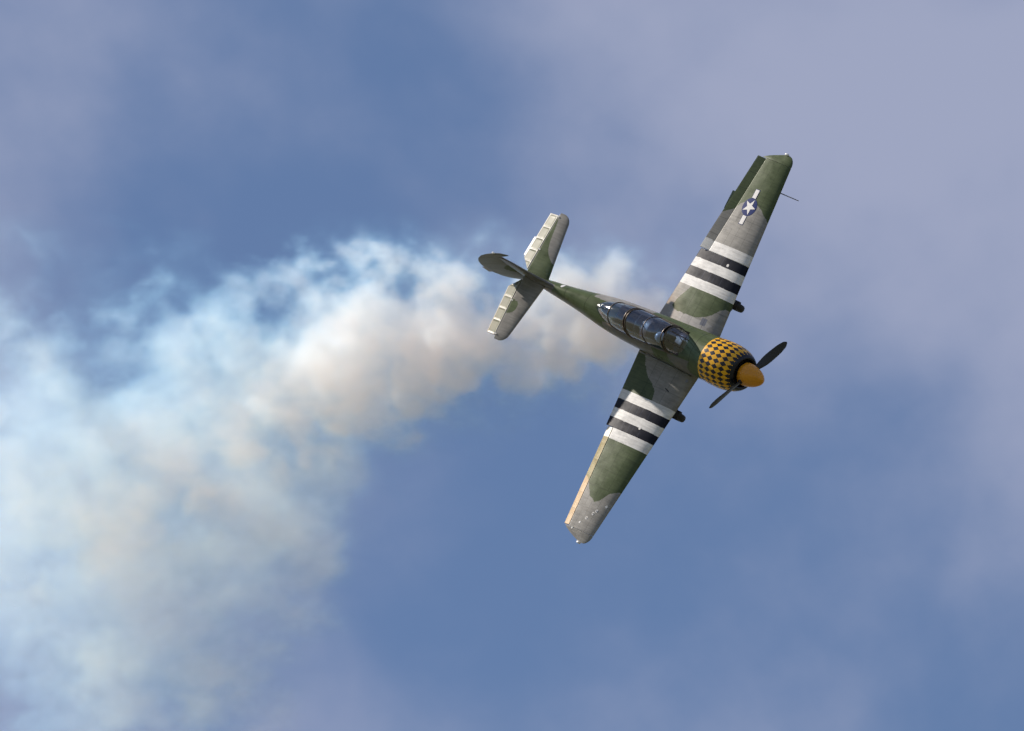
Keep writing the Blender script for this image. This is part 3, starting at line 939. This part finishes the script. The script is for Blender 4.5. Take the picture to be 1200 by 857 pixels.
# stations along the trail: distance behind the aircraft, drift of the centre, half height, half depth, how thick the smoke is
SX = [0.0, .6, 1.7, 3.9, 6.1, 8.35, 9.5, 10.6, 12.95, 15.25, 17.6, 20.6]
SCN = [.05, .03, .02, .0, -.40, -.80, -1.70, -2.95, -4.45, -5.0, -4.8, -4.8]
SHH = [.45, 1.05, 1.28, 1.42, 1.80, 2.25, 2.9, 3.6, 4.5, 5.0, 5.2, 5.4]
SHD = [.25, .36, .46, .62, .82, 1.0, 1.15, 1.3, 1.5, 1.7, 1.9, 2.0]
SDN = [0.0, 1.0, 1.25, 1.05, .72, .56, .50, .47, .44, .42, .40, .38]
CCN = [.05, .0, -.05, -.05, -.38, -.60, -.80, -1.1, -1.9, -2.8, -3.3, -3.9]
CHH = [.30, .72, 1.0, 1.15, 1.58, 1.95, 2.1, 2.2, 2.4, 2.7, 3.0, 3.2]
CHD = [.20, .30, .42, .56, .74, .86, .9, .94, 1.0, 1.1, 1.25, 1.4]
CDN = [0.0, 1.5, 1.80, 1.80, 1.70, 1.55, 1.35, 1.10, .75, .52, .42, .36]
LEN, YLO, YHI, ZLO, ZHI = 20.6, -10.8, 2.9, -3.0, 5.0

m, N, L, out = new_mat('smoke')
at = N.new('ShaderNodeAttribute'); at.attribute_name = 'density'
mu = N.new('ShaderNodeMath'); mu.operation = 'MULTIPLY'; mu.inputs[1].default_value = .68
vsct = N.new('ShaderNodeVolumeScatter'); vsct.inputs['Color'].default_value = (.54, .785, 1.0, 1); vsct.inputs['Anisotropy'].default_value = .35
# thin, fine smoke scatters blue; thick fresh smoke is whiter
hue = N.new('ShaderNodeMapRange'); hue.inputs['From Min'].default_value = .05; hue.inputs['From Max'].default_value = 1.3
hmx = N.new('ShaderNodeMix'); hmx.data_type = 'RGBA'; hmx.inputs['A'].default_value = (.30, .65, 1.0, 1); hmx.inputs['B'].default_value = (.64, .83, 1.0, 1)
L.new(at.outputs['Fac'], hue.inputs['Value']); L.new(hue.outputs[0], hmx.inputs['Factor']); L.new(hmx.outputs['Result'], vsct.inputs['Color'])
L.new(at.outputs['Fac'], mu.inputs[0]); L.new(mu.outputs[0], vsct.inputs['Density']); L.new(vsct.outputs[0], out.inputs['Volume'])
M_smoke = m

sv, sf = [], []
for x in np.linspace(.2, LEN - .3, 40):
    c, h, d = (float(np.interp(x, SX, a_)) for a_ in (SCN, SHH, SHD))
    for k in range(24):
        a_ = 2 * math.pi * k / 24
        sv.append((x, c + h * math.cos(a_), d * math.sin(a_)))
for i in range(39):
    for k in range(24): sf.append((i*24+k, i*24+(k+1)%24, (i+1)*24+(k+1)%24, (i+1)*24+k))
sf.append(tuple(reversed(range(24)))); sf.append(tuple(range(39*24, 40*24)))
smoke = mesh_obj('smoke_trail', sv, sf, M_smoke)
smoke.matrix_world = SMOKE
smoke['label'] = 'long billowing white and blue smoke trail behind the aircraft'
smoke['category'] = 'smoke'
smoke['kind'] = 'stuff'

gt = bpy.data.node_groups.new('smoke_density', 'GeometryNodeTree')
gt.interface.new_socket('Geometry', in_out='INPUT', socket_type='NodeSocketGeometry')
gt.interface.new_socket('Geometry', in_out='OUTPUT', socket_type='NodeSocketGeometry')
GN, GL = gt.nodes, gt.links
g_out = GN.new('NodeGroupOutput')
def put(sock, val):
    if isinstance(val, bpy.types.NodeSocket): GL.new(val, sock)
    else: sock.default_value = val
def mth(op, a_, b_=None, c_=None, clamp=False):
    n_ = GN.new('ShaderNodeMath'); n_.operation = op; n_.use_clamp = clamp
    put(n_.inputs[0], a_)
    if b_ is not None: put(n_.inputs[1], b_)
    if c_ is not None: put(n_.inputs[2], c_)
    return n_.outputs[0]
def vmth(op, a_, b_):
    n_ = GN.new('ShaderNodeVectorMath'); n_.operation = op
    put(n_.inputs[0], a_); put(n_.inputs['Scale'] if op == 'SCALE' else n_.inputs[1], b_)
    return n_.outputs[0]
def curve(x01, ys, lo, hi):
    """station table -> value; the curve node works in 0..1"""
    n_ = GN.new('ShaderNodeFloatCurve')
    cu = n_.mapping.curves[0]
    pts = [(sx / LEN, (y_ - lo) / (hi - lo)) for sx, y_ in zip(SX, ys)]
    cu.points[0].location = pts[0]; cu.points[-1].location = pts[-1]
    for p_ in pts[1:-1]: cu.points.new(*p_)
    n_.mapping.update()
    put(n_.inputs['Value'], x01)
    return mth('MULTIPLY_ADD', n_.outputs[0], hi - lo, lo)
def noise(vec, scale, detail, rough, offs=0.0, colour=False):
    n_ = GN.new('ShaderNodeTexNoise'); n_.noise_dimensions = '3D'
    n_.inputs['Scale'].default_value = scale; n_.inputs['Detail'].default_value = detail; n_.inputs['Roughness'].default_value = rough
    put(n_.inputs['Vector'], vmth('ADD', vec, (offs, offs * 1.7, -offs)) if offs else vec)
    return n_.outputs['Color'] if colour else n_.outputs['Fac']
def sstep(v_, lo, hi, a_=0.0, b_=1.0):
    n_ = GN.new('ShaderNodeMapRange'); n_.interpolation_type = 'SMOOTHSTEP'
    put(n_.inputs['Value'], v_)
    n_.inputs['From Min'].default_value = lo; n_.inputs['From Max'].default_value = hi; n_.inputs['To Min'].default_value = a_; n_.inputs['To Max'].default_value = b_
    return n_.outputs[0]
pos = GN.new('GeometryNodeInputPosition').outputs[0]
sep = GN.new('ShaderNodeSeparateXYZ'); put(sep.inputs[0], pos)
t01 = mth('DIVIDE', sep.outputs[0], LEN, clamp=True)
# billows grow with distance: noise space is stretched near the aircraft
grow = curve(t01, [.40, .45, .55, .7, .85, 1.0, 1.1, 1.2, 1.35, 1.5, 1.7, 1.8], 0, 2)
wv = vmth('SUBTRACT', noise(pos, .42, 2.0, .5, 3.7, True), (.5, .5, .5))
w2 = vmth('SUBTRACT', noise(pos, 1.25, 3.0, .55, 11.3, True), (.5, .5, .5))
wp0 = vmth('ADD', pos, vmth('ADD', vmth('SCALE', wv, mth('MULTIPLY', grow, .95)), vmth('SCALE', w2, mth('MULTIPLY', grow, .40))))
sp2 = GN.new('ShaderNodeSeparateXYZ'); put(sp2.inputs[0], wp0)
wp = vmth('MULTIPLY', wp0, (1.0, 1.0, .5))
tw = mth('DIVIDE', sp2.outputs[0], LEN, clamp=True)
n1 = noise(wp, .62, 6.0, .62, 0.0)
n2 = noise(wp, 2.4, 5.0, .72, 21.0)
vor = GN.new('ShaderNodeTexVoronoi'); vor.voronoi_dimensions = '3D'; vor.feature = 'F1'
vor.inputs['Scale'].default_value = .95; vor.inputs['Detail'].default_value = 1.0; vor.inputs['Roughness'].default_value = .55; vor.inputs['Lacunarity'].default_value = 2.4
put(vor.inputs['Vector'], wp)
puff = mth('MULTIPLY', mth('SUBTRACT', .62, vor.outputs['Distance']), .85)            # rounded billows
ragged = mth('ADD', puff, mth('ADD', mth('MULTIPLY', mth('SUBTRACT', n1, .5), 1.15), mth('MULTIPLY', mth('SUBTRACT', n2, .5), 1.25)))
SZO = [0, 0, 0, 0, 0, .25, .6, 1.0, 1.5, 1.8, 1.9, 1.9]            # the sinking veil drifts away downwind
def tube(cn, hn, dpn, base, zo=None):
    qy = mth('DIVIDE', mth('SUBTRACT', sp2.outputs[1], curve(tw, cn, -6, 2)), curve(tw, hn, 0, 8))
    zz = sp2.outputs[2] if zo is None else mth('SUBTRACT', sp2.outputs[2], curve(tw, zo, 0, 4))
    qz = mth('DIVIDE', zz, curve(tw, dpn, 0, 8))
    return mth('ADD', mth('SUBTRACT', base, mth('SQRT', mth('ADD', mth('MULTIPLY', qy, qy), mth('MULTIPLY', qz, qz)))), ragged)
core = mth('MULTIPLY', sstep(tube(CCN, CHH, CHD, 1.22), 0.0, .55), curve(tw, CDN, 0, 2))
vshape = tube(SCN, SHH, SHD, 1.26, SZO)
veil = mth('MULTIPLY', mth('ADD', sstep(vshape, 0.0, .55), mth('MULTIPLY', sstep(vshape, -.55, .3), .22)), curve(tw, SDN, 0, 2))
hole = sstep(noise(wp, .38, 4.0, .55, 40.0), .36, .62, .25, 1.2)
far = sstep(sep.outputs[0], 5.0, 11.0)
holes = mth('ADD', 1.0, mth('MULTIPLY', far, mth('SUBTRACT', hole, 1.0)))
den = mth('ADD', core, mth('MULTIPLY', veil, holes))
fade = mth('MULTIPLY', sstep(sep.outputs[0], 0.0, .55), sstep(sep.outputs[0], LEN - 1.2, LEN - .1, 1.0, 0.0))
fade = mth('MULTIPLY', fade, mth('MULTIPLY', sstep(sep.outputs[1], YLO + .1, YLO + 1.3), sstep(sep.outputs[1], YHI - 1.6, YHI - .1, 1.0, 0.0)))
fade = mth('MULTIPLY', fade, mth('MULTIPLY', sstep(sep.outputs[2], ZLO, ZLO + .5), sstep(sep.outputs[2], ZHI - .5, ZHI, 1.0, 0.0)))
den = mth('MULTIPLY', den, fade)
den = mth('MAXIMUM', mth('SUBTRACT', den, .004), 0.0)
vc = GN.new('GeometryNodeVolumeCube')
put(vc.inputs['Density'], den)
vc.inputs['Background'].default_value = 0.0
vc.inputs['Min'].default_value = (0, YLO, ZLO); vc.inputs['Max'].default_value = (LEN, YHI, ZHI)
VX = .070
vc.inputs['Resolution X'].default_value = int(LEN / VX); vc.inputs['Resolution Y'].default_value = int((YHI - YLO) / VX); vc.inputs['Resolution Z'].default_value = int((ZHI - ZLO) / VX / 1.3)
sm = GN.new('GeometryNodeSetMaterial'); sm.inputs['Material'].default_value = M_smoke
GL.new(vc.outputs[0], sm.inputs['Geometry']); GL.new(sm.outputs[0], g_out.inputs[0])
md = smoke.modifiers.new('smoke_density', 'NODES'); md.node_group = gt
